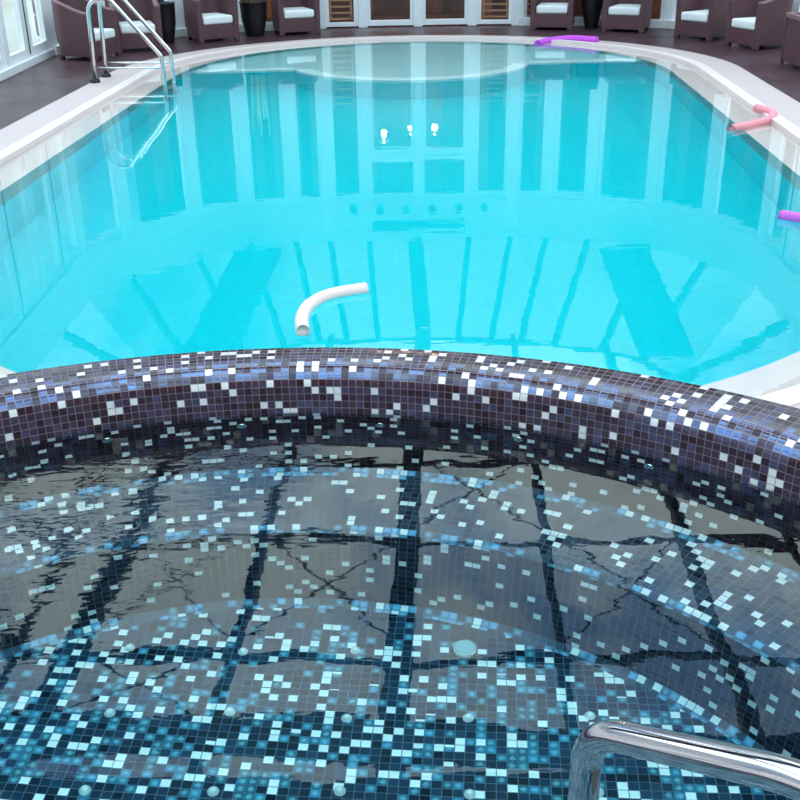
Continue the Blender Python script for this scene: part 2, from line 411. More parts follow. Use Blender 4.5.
# air nozzles in the floor and round fittings in the wall
def nozzle():
    bm = bmesh.new(); lathe(bm, [(.018, 0), (.018, .004), (.0145, .007), (.013, .013), (.007, .019), (0, .020)], 20)
    return bm
jets = [(230, 712), (347, 718), (468, 718), (590, 716), (110, 713), (85, 790), (213, 792), (340, 792), (470, 795), (598, 792), (355, 651), (243, 652), (130, 648)]
src = None
for x, y in jets:
    if src is None: src = o = build('air_nozzle', nozzle(), M['nozzle'], tub_floor, True)
    else: o = src.copy(); COL.objects.link(o)
    o.location = at_w(x, y, ZF)
bm = bmesh.new(); lathe(bm, [(.037, 0), (.037, .020), (.031, .026), (.029, .023), (0, .023)], 28)
dc = build('drain_cap', bm, plain('pale teal plastic', (.30, .52, .58), .4), tub_floor); dc.location = at_w(465, 650, ZF); dc['label'] = 'pale teal drain cap with white ring'
bm = bmesh.new(); lathe(bm, [(.040, 0), (.040, .016), (.036, .020), (.036, .012)], 28); build('drain_ring', bm, M['nozzle'], tub_floor).location = at_w(465, 650, ZF)
for x, y in [(106, 433), (242, 424), (380, 424), (519, 437), (657, 456)]:
    q = at_w(x, y, .08); t = math.atan2(q.x - TC.x, q.y - TC.y)
    bm = bmesh.new(); lathe(bm, [(.020, 0), (.020, .006), (.016, .010), (.010, .008), (.008, .003), (0, .003)], 20)
    o = build('wall_jet', bm, M['steel'], tub, True)
    o.matrix_basis = Matrix.Translation(tub_pt(t, RW - .002, .07)) @ Matrix.Rotation(-t, 4, 'Z') @ Matrix.Rotation(PI / 2, 4, 'X')
bm = bmesh.new(); bm.faces.new([bm.verts.new(tub_pt(-t, RW + .002, W_TUB)) for t in TH]); bm.normal_update()
me = bpy.data.meshes.new('tub_water'); 
if bm.faces[:][0].normal.z < 0: bmesh.ops.reverse_faces(bm, faces=bm.faces[:])
bm.to_mesh(me); bm.free(); tag(link('tub_water', me, M['tub_water']), 'clear water filling the dark mosaic hot tub', 'water', kind='stuff')

# ------------------------------------------------------------------ swimming pool
pool = thing('swimming_pool', (0, 0, 0), 0, 'long turquoise swimming pool with rounded ends and pale stone edge', 'swimming pool')
tub_mid = [tub_pt(t, ro(wrap(t)) - .06, 0) for t in TH]
cutter = temp(tub_mid, -3, 1)
# basin: walls and floor, facing inwards
bm = bmesh.new(); uvl = bm.loops.layers.uv.new('UVMap'); A = stadium(R_DEEP); n_ = len(A); ZB = -1.45
top = [bm.verts.new((p.x, p.y, -.10)) for p in A]; bot = [bm.verts.new((p.x, p.y, ZB)) for p in A]
fl = bm.faces.new(bot); s_ = 0
for lp in fl.loops: lp[uvl].uv = (lp.vert.co.x / .05, lp.vert.co.y / .05)
for i in range(n_):
    j = (i + 1) % n_; L = (A[j] - A[i]).length; f = bm.faces.new((top[i], top[j], bot[j], bot[i]))
    for lp, q in zip(f.loops, ((s_, -.1), (s_ + L, -.1), (s_ + L, ZB), (s_, ZB))): lp[uvl].uv = (q[0] / .05, q[1] / .05)
    s_ += L
bm.normal_update()
if fl.normal.z < 0: bmesh.ops.reverse_faces(bm, faces=bm.faces[:])
me = bpy.data.meshes.new('basin'); bm.to_mesh(me); bm.free(); link('basin', me, M['pool_tile'], pool)
bm = bmesh.new(); ring_slab(bm, R_DEEP, R_WAT + .02, -.5, -.10); o = build('ledge', bm, M['ledge'], pool); cut(o, [cutter]); o['label'] = 'beige underwater ledge'
bm = bmesh.new(); ring_slab(bm, R_WAT, 3.58, -.3, .012); o = build('coping_edge', bm, M['curb'], pool); cut(o, [cutter]); o['label'] = 'white inner edge of the coping'
bm = bmesh.new(); ring_slab(bm, 3.58, R_COP, -.3, .004); o = build('coping', bm, M['coping'], pool); cut(o, [cutter]); o['label'] = 'pale grey stone coping'
# shallow end: pale shelf and round sitting bay
VS = 7.16
def vs_at(u): return VS + .13 * u             # the shelf edge runs slightly askew
def arc_poly(r, vmin, n=60):
    pts = []
    for k in range(n + 1):
        a = PI * k / n; u, v = r * math.cos(a), V_FAR + far_r(r) * math.sin(a)
        if v >= vs_at(u): pts.append((u, v))
    return pts
CU, CV, CR = -.20, 7.66, 1.63
sh = arc_poly(R_DEEP - .005, VS)
bm = bmesh.new(); prism(bm, [P(u, v) for u, v in sh], ZB, -.38); sbody = build('shelf_body', bm, M['pool_tile'], pool)
bm = bmesh.new(); prism(bm, [P(u, v) for u, v in sh], -.38, -.34); shelf = build('shelf', bm, M['shelf'], pool); shelf['label'] = 'pale shallow shelf at the far end'
circ = [P(CU + CR * math.cos(2 * PI * k / 72), CV + CR * math.sin(2 * PI * k / 72)) for k in range(72)]
c2 = temp(circ, -3, 1); cut(shelf, [c2]); cut(sbody, [c2])
bm = bmesh.new(); prism(bm, circ, ZB, -.36); build('bay_body', bm, M['pool_tile'], pool)
bm = bmesh.new(); prism(bm, circ, -.36, -.33); rd = build('round_bay', bm, M['round'], pool); rd['label'] = 'pale round bay at the far end'
bm = bmesh.new()
def ring_c(bm, r0, r1, z0, z1, n=72):
    V = [[bm.verts.new(P(CU + r * math.cos(2 * PI * k / n), CV + r * math.sin(2 * PI * k / n), z)) for k in range(n)] for r, z in ((r0, z1), (r1, z1), (r1, z0), (r0, z0))]
    ks = [k for k in range(n) if CV + CR * math.sin(2 * PI * (k + .5) / n) < vs_at(CU + CR * math.cos(2 * PI * (k + .5) / n)) + .05]
    for j in range(4):
        for k in ks: bm.faces.new((V[j][k], V[j][(k + 1) % n], V[(j + 1) % 4][(k + 1) % n], V[(j + 1) % 4][k]))
    for k in range(n):
        if (k in ks) != ((k - 1) % n in ks): bm.faces.new([V[j][k] for j in range(4)])
ring_c(bm, CR - .20, CR + .015, -.42, -.24); bmesh.ops.delete(bm, geom=[v for v in bm.verts if not v.link_faces], context='VERTS'); build('bay_rim', bm, M['nosing'], pool)['label'] = 'white rim of the round bay'
xs = math.sqrt(CR ** 2 - (VS - CV) ** 2)
for s in (-1, 1):
    a, b = P(CU + s * (xs - .05), vs_at(CU + s * (xs - .05)) + .07, -.27), P(s * (R_DEEP - .17), vs_at(s * (R_DEEP - .17)) + .07, -.27)
    bm = bmesh.new(); bar(bm, a, b, .20, .15); build('shelf_edge', bm, M['nosing'], pool)['label'] = 'white edge of the shelf'
bm = bmesh.new(); q = bm.faces.new([bm.verts.new((p.x, p.y, ZW)) for p in stadium(R_WAT + .005)]); bm.normal_update()
if q.normal.z < 0: bmesh.ops.reverse_faces(bm, faces=[q])
me = bpy.data.meshes.new('pool_water'); bm.to_mesh(me); bm.free()
tag(link('pool_water', me, M['pool_water']), 'still turquoise water filling the swimming pool', 'water', kind='stuff')

# ------------------------------------------------------------------ building: deck, walls, roof
FARP = [(-4.92, 15.75), (-4.45, 16.75), (-3.48, 17.75), (-2.65, 18.30), (-1.85, 18.55), (-1.23, 18.60), (-.52, 18.66), (.40, 18.70),
        (1.31, 18.70), (2.06, 18.62), (2.72, 18.60), (3.46, 18.38), (4.43, 17.90), (5.20, 17.10), (5.70, 15.80)]
YB = -3.2
outline = [(-4.92, YB)] + FARP + [(5.70, YB)]
def off(pts, d):                             # outward offset of the open far polyline
    out = []
    for i, p in enumerate(pts):
        a = Vector(pts[max(i - 1, 0)]); b = Vector(pts[min(i + 1, len(pts) - 1)]); t = (b - a).normalized()
        out.append((p[0] - t.y * d, p[1] + t.x * d))
    return out
cop_c = temp(stadium(R_COP - .002), -3, 1)
bm = bmesh.new(); prism(bm, off(outline, .18), -.25, 0); deck = build('floor', bm, M['deck']); cut(deck, [cop_c, cutter]); deck['kind'] = 'structure'
bm = bmesh.new(); bx(bm, (-30, -20, -1.75), (30, 45, -1.6)); tag(build('floor_outside', bm, M['out_ground']), kind='structure')
bm = bmesh.new(); bx(bm, (-12, YB, -.25), (-5.11, 30, -.06)); tag(build('floor_terrace', bm, M['out_ground']), kind='structure')
bm = bmesh.new(); bx(bm, (5.89, YB, -.25), (13, 30, -.06)); tag(build('floor_terrace', bm, M['out_ground']), kind='structure')
bm = bmesh.new(); bx(bm, (-9.0, YB, -.06), (-8.8, 30, 2.4)); tag(build('wall_garden', bm, M['out_wall']), kind='structure')
bm = bmesh.new(); bx(bm, (9.6, YB, -.06), (9.8, 30, 2.4)); tag(build('wall_garden', bm, M['out_wall']), kind='structure')

ZT, ZE = 2.85, 3.60        # top of the glazing, eaves
cnt = {'window': 0, 'door': 0, 'trim': 0}
def num(k): cnt[k] += 1; return f'{k}_{cnt[k]}'
def st(bm, name, mat, parent=None, smooth=False):
    o = build(name, bm, mat, parent, smooth)
    if parent is None: o['kind'] = 'structure'
    return o
def post(p, w=.14, z1=ZT, ang=0):
    bm = bmesh.new(); bx(bm, (-w / 2, -w / 2, 0), (w / 2, w / 2, z1), .008, Matrix.Translation((p[0], p[1], 0)) @ Matrix.Rotation(ang, 4, 'Z')); st(bm, num('trim'), M['white'])
def bay(p0, p1, kind='window', z1=ZT, stile=.10, low=.16, mid=None, g=.06):
    Mx, L = frame_at(p0, p1); a, b = g, L - g
    bm = bmesh.new()
    for lo, hi in (((a, -.035, .02), (a + stile, .035, z1)), ((b - stile, -.035, .02), (b, .035, z1)), ((a + stile, -.035, .02), (b - stile, .035, low)), ((a + stile, -.035, z1 - .10), (b - stile, .035, z1))):
        bx(bm, lo, hi, .005, Mx, 1)
    if mid: bx(bm, (a + stile, -.03, mid - .05), (b - stile, .03, mid + .05), .005, Mx, 1)
    o = st(bm, num(kind), M['white'])
    bm = bmesh.new(); bx(bm, (a + stile - .01, -.006, low - .01), (b - stile + .01, .006, z1 - .09), 0, Mx); st(bm, 'pane', M['glass'], o)
    return o, Mx, L
def handle(o, Mx, x, y=-.07, z=.95):
    bm = bmesh.new(); tube(bm, fillet([(x, -.03, z + .16), (x, y, z + .16), (x, y, z - .16), (x, -.03, z - .16)], .03, 4), .012, 8)
    for v in bm.verts: v.co = Mx @ v.co
    st(bm, 'handle', M['steel'], o, True)
def gasket(o, Mx, x, side):
    bm = bmesh.new(); bx(bm, (x - .012, side * .037 - .004, .14), (x + .012, side * .037 + .004, ZT), 0, Mx); st(bm, 'gasket', M['gasket'], o)
# straight side walls: glazed folding leaves between white posts
for side, X, ys in ((-1, -4.92, [15.75 - .95 * k for k in range(20)]), (1, 5.70, [15.80 - .95 * k for k in range(20)])):
    for k, (y1, y0) in enumerate(zip(ys, ys[1:])):
        p0, p1 = ((X, y0), (X, y1)) if side < 0 else ((X, y1), (X, y0))
        o, Mx, L = bay(p0, p1, 'door', ZT, .15, .22, g=.015)
        gasket(o, Mx, .012 if side < 0 else L - .012, -1)
        if k % 2 == 0: handle(o, Mx, L - .09 if side < 0 else .09)
    bm = bmesh.new(); bx(bm, (X - .07, ys[-1], ZT), (X + .07, ys[0] + .05, ZE), 0); st(bm, 'wall_left' if side < 0 else 'wall_right', M['fascia'])
    for k in range(2, 19, 2): post((X + (.0), ys[k]), .11, ZT)
# far curved wall
for i, p in enumerate(FARP):
    a = FARP[max(i - 1, 0)]; b = FARP[min(i + 1, len(FARP) - 1)]; ang = math.atan2(b[1] - a[1], b[0] - a[0])
    port = i in (5, 9)
    post(p, .20 if port else .15, 3.42 if port else ZT, ang)
for i, (p0, p1) in enumerate(zip(FARP, FARP[1:])):
    if i in (6, 7):
        o, Mx, L = bay(p0, p1, 'door', 2.06, .11, .11, g=.02); handle(o, Mx, L - .075 if i == 6 else .075, z=1.02)
        bm = bmesh.new()
        for x in (L - .05,) if i == 6 else (.05,):
            lathe(bm, [(.0, .0), (.03, .0), (.03, .018), (.0, .024)], 14)
            for v in bm.verts: v.co = Mx @ Matrix.Translation((x, -.036, .12)) @ Matrix.Rotation(PI / 2, 4, 'X') @ v.co
        st(bm, 'bolt', M['steel'], o, True)
        bm = bmesh.new(); bx(bm, (.0, -.05, 2.06), (L, .05, 2.20), .005, Mx, 1); st(bm, num('trim'), M['white'])
        Mt, L = frame_at(p0, p1, 2.2); o2 = num('window'); bm = bmesh.new()
        for lo, hi in (((.02, -.035, 0), (.1, .035, .65)), ((L - .1, -.035, 0), (L - .02, .035, .65)), ((.1, -.035, .57), (L - .1, .035, .65))): bx(bm, lo, hi, .005, Mt, 1)
        o2 = st(bm, o2, M['white']); bm = bmesh.new(); bx(bm, (.09, -.005, 0), (L - .09, .005, .58), 0, Mt); st(bm, 'pane', M['glass'], o2)
    else:
        bay(p0, p1, 'window', ZT, .09, .09)
    Mx, L = frame_at(p0, p1); bm = bmesh.new(); bx(bm, (-.02, -.07, ZT), (L + .02, .07, ZE), 0, Mx); st(bm, 'wall_back' if i == 0 else f'wall_back.{i:03d}', M['fascia'])
# white kerb along the foot of the far windows
for i, (p0, p1) in enumerate(zip(FARP, FARP[1:])):
    if i in (5, 6, 7, 8): continue
    Mx, L = frame_at(p0, p1); bm = bmesh.new(); bx(bm, (0, -.14, 0), (L, -.036, .13), .01, Mx); st(bm, f'baseboard_back_{i}', M['white'])
for X, s in ((-4.92, 1), (5.70, -1)):
    bm = bmesh.new(); bx(bm, (min(X + s * .037, X + s * .09), YB, 0), (max(X + s * .037, X + s * .09), 15.7, .10), .008); st(bm, 'baseboard_left' if s > 0 else 'baseboard_right', M['white'])
# dark round fittings and the slot over the doors
for k in range(6):
    u = -.95 + k * .53; bm = bmesh.new(); lathe(bm, [(0, 0), (.075, 0), (.075, .02), (.055, .05), (0, .05)], 20)
    o = build('wall_light', bm, M['lamp_dark'], None, True)
    o.matrix_world = Matrix.Translation((.40 + (k - 2.5) * .47, 18.55, 3.05)) @ Matrix.Rotation(PI / 2, 4, 'X')
    tag(o, f'small round dark wall light over the double doors, {["leftmost", "second from left", "third from left", "third from right", "second from right", "rightmost"][k]} of six', 'wall light', 'wall lights over the doors')
bm = bmesh.new(); bx(bm, (-.45, 18.56, 3.30), (1.22, 18.63, 3.42), .005); st(bm, num('trim'), M['lamp_dark'])
# room behind the far windows: curved timber wall, floor, ceiling
ROOM = slice(2, 14); B = off(FARP, 2.0)[ROOM]; bm = bmesh.new(); uvl = bm.loops.layers.uv.new('UVMap'); s_ = 0
for p0, p1 in zip(B, B[1:]):
    L = (Vector(p1) - Vector(p0)).length; vs = [bm.verts.new((*p0, -.1)), bm.verts.new((*p1, -.1)), bm.verts.new((*p1, 3.6)), bm.verts.new((*p0, 3.6))]
    f = bm.faces.new(vs)
    for lp, q in zip(f.loops, ((s_, 0), (s_ + L, 0), (s_ + L, 3.7), (s_, 3.7))): lp[uvl].uv = q
    s_ += L
me = bpy.data.meshes.new('wall_timber'); bm.to_mesh(me); bm.free(); tag(link('wall_timber', me, M['wood']), kind='structure')
Fo = off(FARP, .0)
def strip(name, z0, z1, mat, d0, d1):
    A, Bq = off(FARP, d0)[ROOM], off(FARP, d1)[ROOM]; bm = bmesh.new(); k = len(A)
    V = [[bm.verts.new((*p, z)) for p in L] for L, z in ((A, z1), (Bq, z1), (Bq, z0), (A, z0))]
    for j in range(4):
        for i in range(k - 1): bm.faces.new((V[j][i], V[j][i + 1], V[(j + 1) % 4][i + 1], V[(j + 1) % 4][i]))
    return st(bm, name, mat)
strip('floor_room', -.25, -.005, plain('dark timber floor', (.07, .03, .022), .3, var=.2), .19, 2.0)
strip('ceiling_room', 3.2, 3.3, M['ceil'], .08, 2.0)

# roof: glass slopes over the far end and sides, flat glass along the middle
ZP = 4.6
inner = []
for x, y in outline:
    d = Vector((x, y, 0)) - PO; u, v = d.dot(PB), d.dot(PA)
    k = max(0, v - 4.5) / 7.0
    inner.append(P(u * .72, min(v, 4.5 + (v - 4.5) * .62) if v > 4.5 else v, ZP))
outer = [Vector((x, y, ZE)) for x, y in outline]
YC, YD = 6.2, 4.6                             # opaque ceiling band between these
for i in range(1, len(outer) - 2):
    bm = bmesh.new(); bm.faces.new([bm.verts.new(p) for p in (outer[i], outer[i + 1], inner[i + 1], inner[i])]); st(bm, f'ceiling_glass_{i}', M['slope_glass'])
    if i > 1: bm = bmesh.new(); bar(bm, outer[i] , inner[i], .09, .12); st(bm, num('trim'), M['roof'])
def at_y(a, b, y): t = (y - a.y) / (b.y - a.y); return a.lerp(b, t)
for (i, j) in ((0, 1), (-1, -2)):
    o0, o1, i0, i1 = outer[i], outer[j], inner[i], inner[j]
    bm = bmesh.new(); bm.faces.new([bm.verts.new(p) for p in (at_y(o0, o1, YC), o1, i1, at_y(i0, i1, YC))]); st(bm, 'ceiling_glass_left' if i == 0 else 'ceiling_glass_right', M['roof_glass'])
    bm = bmesh.new(); bm.faces.new([bm.verts.new(p) for p in (at_y(o0, o1, YD), at_y(o0, o1, YC), at_y(i0, i1, YC), at_y(i0, i1, YD))]); st(bm, 'ceiling_side', M['ceil'])
    bm = bmesh.new(); bm.faces.new([bm.verts.new(p) for p in (o0, at_y(o0, o1, YD), at_y(i0, i1, YD), i0)]); st(bm, 'ceiling_glass_left' if i == 0 else 'ceiling_glass_right', M['roof_glass'])
    for y in (7.9, 9.5, 11.1, 12.7, 14.3):
        bm = bmesh.new(); bar(bm, at_y(o0, o1, y), at_y(i0, i1, y), .08, .12); st(bm, num('trim'), M['roof'])
bm = bmesh.new(); bm.faces.new([bm.verts.new(p) for p in [at_y(inner[0], inner[1], YC)] + inner[1:-1] + [at_y(inner[-1], inner[-2], YC)]]); st(bm, 'ceiling_glass', M['roof_glass'])
bm = bmesh.new(); bm.faces.new([bm.verts.new(p) for p in (at_y(inner[0], inner[1], YD), at_y(inner[0], inner[1], YC), at_y(inner[-1], inner[-2], YC), at_y(inner[-1], inner[-2], YD))]); st(bm, 'ceiling', M['ceil'])
bm = bmesh.new(); bm.faces.new([bm.verts.new(p) for p in (inner[0], at_y(inner[0], inner[1], YD), at_y(inner[-1], inner[-2], YD), inner[-1])]); st(bm, 'ceiling_glass', M['roof_glass'])
for a, b in zip(inner[1:-1], inner[2:-1]):
    bm = bmesh.new(); bar(bm, a, b, .05, .07); st(bm, num('trim'), M['roof'])
for (i, j) in ((0, 1), (-1, -2)):
    bm = bmesh.new(); bar(bm, inner[i], inner[j], .05, .08); st(bm, num('trim'), M['roof'])
VU = [-3.0, -1.55, -.05, 1.4, 2.85]; VW = [.20, .08, .24, .08, .11]
def inner_v(u):                                # how far the flat glass reaches along this line
    best = 12
    for a, b in zip(inner[1:-1], inner[2:-1]):
        da, db = a - PO, b - PO; ua, ub = da.dot(PB), db.dot(PB)
        if (ua - u) * (ub - u) <= 0 and abs(ub - ua) > 1e-6:
            t = (u - ua) / (ub - ua); best = da.dot(PA) * (1 - t) + db.dot(PA) * t
    return best
for u, w in zip(VU, VW):
    bm = bmesh.new(); bar(bm, P(u, -9.5, ZP - .1), P(u, inner_v(u), ZP - .1), w, .13); st(bm, num('trim'), M['roof'])
CVs = [(-.95, .45), (.10, .09), (2.0, .05), (3.7, .09), (5.4, .06)]
for v, w in CVs:
    bm = bmesh.new(); bar(bm, P(-3.75, v, ZP - .09), P(3.95, v, ZP - .09), w, .05); st(bm, num('trim'), M['roof'])
for (u0, u1, v0, v1) in ((-3.0, -1.55, .10, 2.0), (-1.55, -.05, .10, 2.0), (1.4, 2.85, .10, 2.0), (-.05, 1.4, 2.0, 3.7), (-3.0, -1.55, -.95, .10)):
    for s in (0, 1):
        bm = bmesh.new(); a, b = (P(u0, v0, ZP - .2), P(u1, v1, ZP - .2)) if s else (P(u0, v1, ZP - .22), P(u1, v0, ZP - .22))
        tube(bm, [a, b], .011, 8); st(bm, num('trim'), M['roof'])
# two broad opaque bands up the far slope and a narrower middle one
for a, b, w in (((-2.5, 18.3, 3.66), (-3.02, 15.4, 4.5), .85), ((4.0, 18.0, 3.66), (4.2, 15.2, 4.5), .85), ((.32, 18.6, 3.62), (.40, 16.4, 4.45), .26)):
    bm = bmesh.new(); bar(bm, a, b, w, .08); st(bm, num('trim'), M['roof'])
bm = bmesh.new(); bx(bm, (-5.0, YB - .15, 0), (5.8, YB, 4.6)); st(bm, 'wall_front', M['ceil'])

# ------------------------------------------------------------------ behind the glass
def blind(p0, p1, d=.22):
    Mx, L = frame_at(p0, p1); bm = bmesh.new(); z = .10
    while z < 1.3:
        bx(bm, (.16, d, z), (L - .16, d + .05, z + .026), 0, Mx); z += .10
    o = build('slatted_screen', bm, M['slat'])
    bm = bmesh.new()
    for x in (.16, L - .2): bx(bm, (x, d + .05, 0), (x + .04, d + .08, 1.32), 0, Mx)
    build('upright', bm, M['slat'], o); return o
tag(blind(FARP[5], FARP[6]), 'wooden slatted screen behind the narrow window left of the double doors', 'screen', 'slatted screens behind the far windows')
tag(blind(FARP[8], FARP[9]), 'wooden slatted screen behind the narrow window right of the double doors', 'screen', 'slatted screens behind the far windows')
tag(blind(FARP[9], FARP[10]), 'wooden slatted screen behind the window partly hidden by the armchair right of the doors', 'screen', 'slatted screens behind the far windows')
sf = thing('woven_sofa', (-4.98, 18.35, -.06), math.radians(35), 'brown woven sofa seen through the glass behind the leftmost armchair', 'sofa')
bm = bmesh.new(); bx(bm, (-.8, -.4, .05), (.8, .4, .38), .03); build('base', bm, M['sofa'], sf)
bm = bmesh.new(); bx(bm, (-.8, .22, .38), (.8, .42, .82), .04); build('backrest', bm, M['sofa'], sf)
for x in (-.8, .66): bm = bmesh.new(); bx(bm, (x, -.4, .38), (x + .14, .3, .60), .03); build('armrest', bm, M['sofa'], sf)

bm = bmesh.new(); bx(bm, (-.2, -.12, -.2), (.2, .12, .2), .09, seg=4); o = build('throw_pillow', bm, M['pillow'], None, True)
o.location = (-5.25, 18.0, .53); o.rotation_euler = (math.radians(-12), 0, math.radians(35)); tag(o, 'beige pillow on the brown sofa behind the glass', 'pillow')
EM = None
mt, nt, out = newmat('lit bulb'); e = N(nt)('Emission', {'Color': (1, .85, .65, 1), 'Strength': 10.0}); nt.links.new(e.outputs[0], out.inputs[0])
for k, (x, z) in enumerate(((-.22, 2.05), (.28, 1.95), (.72, 1.95))):
    t = thing('pendant_lamp', (x, 19.7, 0), 0, ['pendant lamp behind the left door leaf', 'pendant lamp behind the middle of the double doors', 'pendant lamp behind the right door leaf'][k] + ', mirrored in the pool', 'lamp', 'pendant lamps behind the doors')
    bm = bmesh.new(); lathe(bm, [(0, z - .025), (.018, z - .016), (.025, z), (.018, z + .016), (0, z + .03)], 14); build('bulb', bm, mt, t, True)
    lt = bpy.data.lights.new('bulb_light', 'POINT'); lt.energy = 32; lt.color = (1, .62, .42); lt.shadow_soft_size = .05
    lo = bpy.data.objects.new('bulb_light', lt); COL.objects.link(lo); lo.parent = t; lo.location = (0, 0, z - .12)
    bm = bmesh.new(); tube(bm, [(0, 0, z + .03), (0, 0, 3.2)], .008, 8); build('cord', bm, M['lamp_shade'], t)
    bm = bmesh.new(); lathe(bm, [(.03, z + .12), (.10, z + .02), (.095, z + .02), (.026, z + .11)], 18); build('lamp_shade', bm, M['lamp_shade'], t, True)

# ------------------------------------------------------------------ armchairs
def plan(hw, y0, y1, rc, n=8):                # U-shaped plan from right front round the back to left front
    pts = [Vector((hw, y0, 0)), Vector((hw, y1 - rc, 0))]
    pts = [Vector((hw, y0 + (y1 - rc - y0) * k / 5, 0)) for k in range(6)]
    for k in range(1, n + 1):
        a = PI / 2 * k / n; pts.append(Vector((hw - rc + rc * math.cos(a), y1 - rc + rc * math.sin(a), 0)))
    L = [Vector((-p.x, p.y, 0)) for p in reversed(pts)]
    return pts + [Vector((0, y1, 0))] + L
def chair(name):
    root = thing(name, (0, 0, 0))
    HW, Y0, Y1 = .335, -.33, .33
    A = plan(HW, Y0, Y1, .24); Bp = plan(HW - .075, Y0, Y1 - .075, .17)
    def topz(p):
        s = (p.y - Y0) / (Y1 - Y0); s = max(0, min(1, s)); return .60 + .17 * (s * s * (3 - 2 * s))
    bm = bmesh.new(); n = len(A); V = []
    for i in range(n):
        zt = topz(A[i]); a, b = A[i], Bp[i]; fl = 1.06
        V.append([bm.verts.new((a.x * .97, a.y * .97 if a.y > 0 else a.y, .06)), bm.verts.new((a.x, a.y, .32)), bm.verts.new((a.x * 1.03, a.y * (1.05 if a.y > 0 else 1), zt - .02)), bm.verts.new((a.x * 1.02, a.y * (1.03 if a.y > 0 else 1), zt)),
                  bm.verts.new((b.x * 1.03, b.y * (1.04 if b.y > 0 else 1), zt)), bm.verts.new((b.x * 1.03, b.y * (1.03 if b.y > 0 else 1), zt - .03)), bm.verts.new((b.x, b.y, .32)), bm.verts.new((b.x, b.y, .06))])
    for i in range(n - 1):
        for j in range(8):
            bm.faces.new((V[i][j], V[i + 1][j], V[i + 1][(j + 1) % 8], V[i][(j + 1) % 8]))
    bm.faces.new(V[0]); bm.faces.new(V[-1][::-1])
    o = build('shell', bm, M['wicker'], root)
    md = o.data
    bm = bmesh.new()
    mid = [Vector(((A[i].x + Bp[i].x) / 2 * 1.03, (A[i].y + Bp[i].y) / 2 * (1.04 if A[i].y > 0 else 1), topz(A[i]) + .004)) for i in range(n)]
    front = Y0 - .004
    path = [Vector((mid[0].x, front, .34))] + [Vector((mid[0].x, front, .56))] + mid + [Vector((mid[-1].x, front, .56)), Vector((mid[-1].x, front, .34))]
    tube(bm, mid, .040, 10); 
    for v in bm.verts: v.co.z = topz(v.co) + (v.co.z - topz(v.co)) * .55
    build('rim_braid', bm, M['wicker_edge'], root, True)
    for s in (-1, 1):                          # arm fronts run to the floor as feet
        bm = bmesh.new(); x = s * (HW - .0375); bx(bm, (x - .042, Y0 - .004, 0), (x + .042, Y0 + .06, .585), .012); build('arm_front', bm, M['wicker'], root)
        bm = bmesh.new(); bx(bm, (s * .24 - .03, .22, 0), (s * .24 + .03, .28, .07), .008); build('foot', bm, M['wicker'], root)
    bm = bmesh.new(); bx(bm, (-(HW - .075), Y0 + .002, .045), (HW - .075, Y0 + .05, .25), .008); build('front_panel', bm, M['wicker'], root)
    bm = bmesh.new(); bx(bm, (-(HW - .08), Y0 + .05, .20), (HW - .08, .26, .248), .005); build('seat_deck', bm, M['wicker'], root)
    bm = bmesh.new(); bx(bm, (-(HW - .088), Y0 - .004, .252), (HW - .088, .24, .372), .028, seg=4); build('seat_cushion', bm, M['cushion'], root, True)
    return root
proto = chair('wicker_armchair')
# (front left corner, front right corner as seen, on the deck) -> position and facing
CH = [((-4.10, 14.98), (-3.86, 15.66), 'plum wicker armchair behind the pool ladder, leftmost of all'),
      ((-3.98, 15.86), (-3.36, 16.06), 'plum wicker armchair just right of the leftmost one, behind the ladder rails'),
      ((-2.93, 16.84), (-2.42, 17.18), 'plum wicker armchair left of the black planter with ochre canes'),
      ((-1.79, 17.60), (-1.20, 17.82), 'plum wicker armchair right of the black planter with ochre canes, left of the doors'),
      ((2.22, 17.86), (2.80, 17.72), 'plum wicker armchair nearest the doors on the right side'),
      ((3.30, 17.50), (3.84, 17.24), 'plum wicker armchair right of the tall black urn'),
      ((4.22, 16.62), (4.58, 16.12), 'plum wicker armchair second from the right end of the row'),
      ((4.70, 15.68), (4.94, 15.08), 'plum wicker armchair beside the square wicker planter, at the right end of the row')]
for i, (a, b, lab) in enumerate(CH):
    o = proto if i == 0 else copy_tree(proto)
    a, b = Vector((*a, 0)), Vector((*b, 0)); d = (b - a).normalized(); nrm = Vector((d.y, -d.x, 0)); c = (a + b) / 2 - nrm * .33
    o.location = c; o.rotation_euler = (0, 0, math.atan2(d.y, d.x)); tag(o, lab, 'armchair', 'wicker armchairs around the pool')

# planters
def pot(loc, r0, r1, h, lab, canes=True, prof=None, cat='planter'):
    t = thing('round_planter', loc, 0, lab, cat)
    pr = prof or [(0, 0), (r0, 0), (r0 + .012, .02), ((r0 + r1) / 2 + .025, h * .5), (r1, h - .02), (r1 + .008, h - .01), (r1, h), (r1 - .025, h), (r1 - .03, h - .06), (0, h - .06)]
    bm = bmesh.new(); lathe(bm, pr, 32); build('pot', bm, M['pot'], t, True)
    rt = pr[-2][0]; hz = pr[-1][1]
    bm = bmesh.new(); lathe(bm, [(rt, hz + .004), (rt * .5, hz + .02), (0, hz + .025)], 24); build('soil', bm, M['soil'], t, True)
    if canes:
        for k in range(7):
            a = k * 2.4; q = .035 + .016 * k; bm = bmesh.new(); x, y = q * math.cos(a), q * math.sin(a); H = .8 + .12 * (k % 3)
            tube(bm, [(x, y, hz), (x * 1.2, y * 1.2, hz + H * .5), (x * 1.5, y * 1.5, hz + H)], [.013, .012, .009], 8); build('cane', bm, M['cane'], t, True)
    return t
pot((-2.22, 17.72, 0), .135, .215, .52, 'round black tapered planter with ochre canes between two armchairs, left of the doors')
pot((-3.50, 17.02, 0), .11, .18, .58, 'round black planter behind the second armchair from the left', False)
U = [(0, 0), (.09, 0), (.10, .02), (.16, .30), (.20, .55), (.19, .74), (.16, .86), (.18, .88), (.155, .88), (.14, .82), (0, .82)]
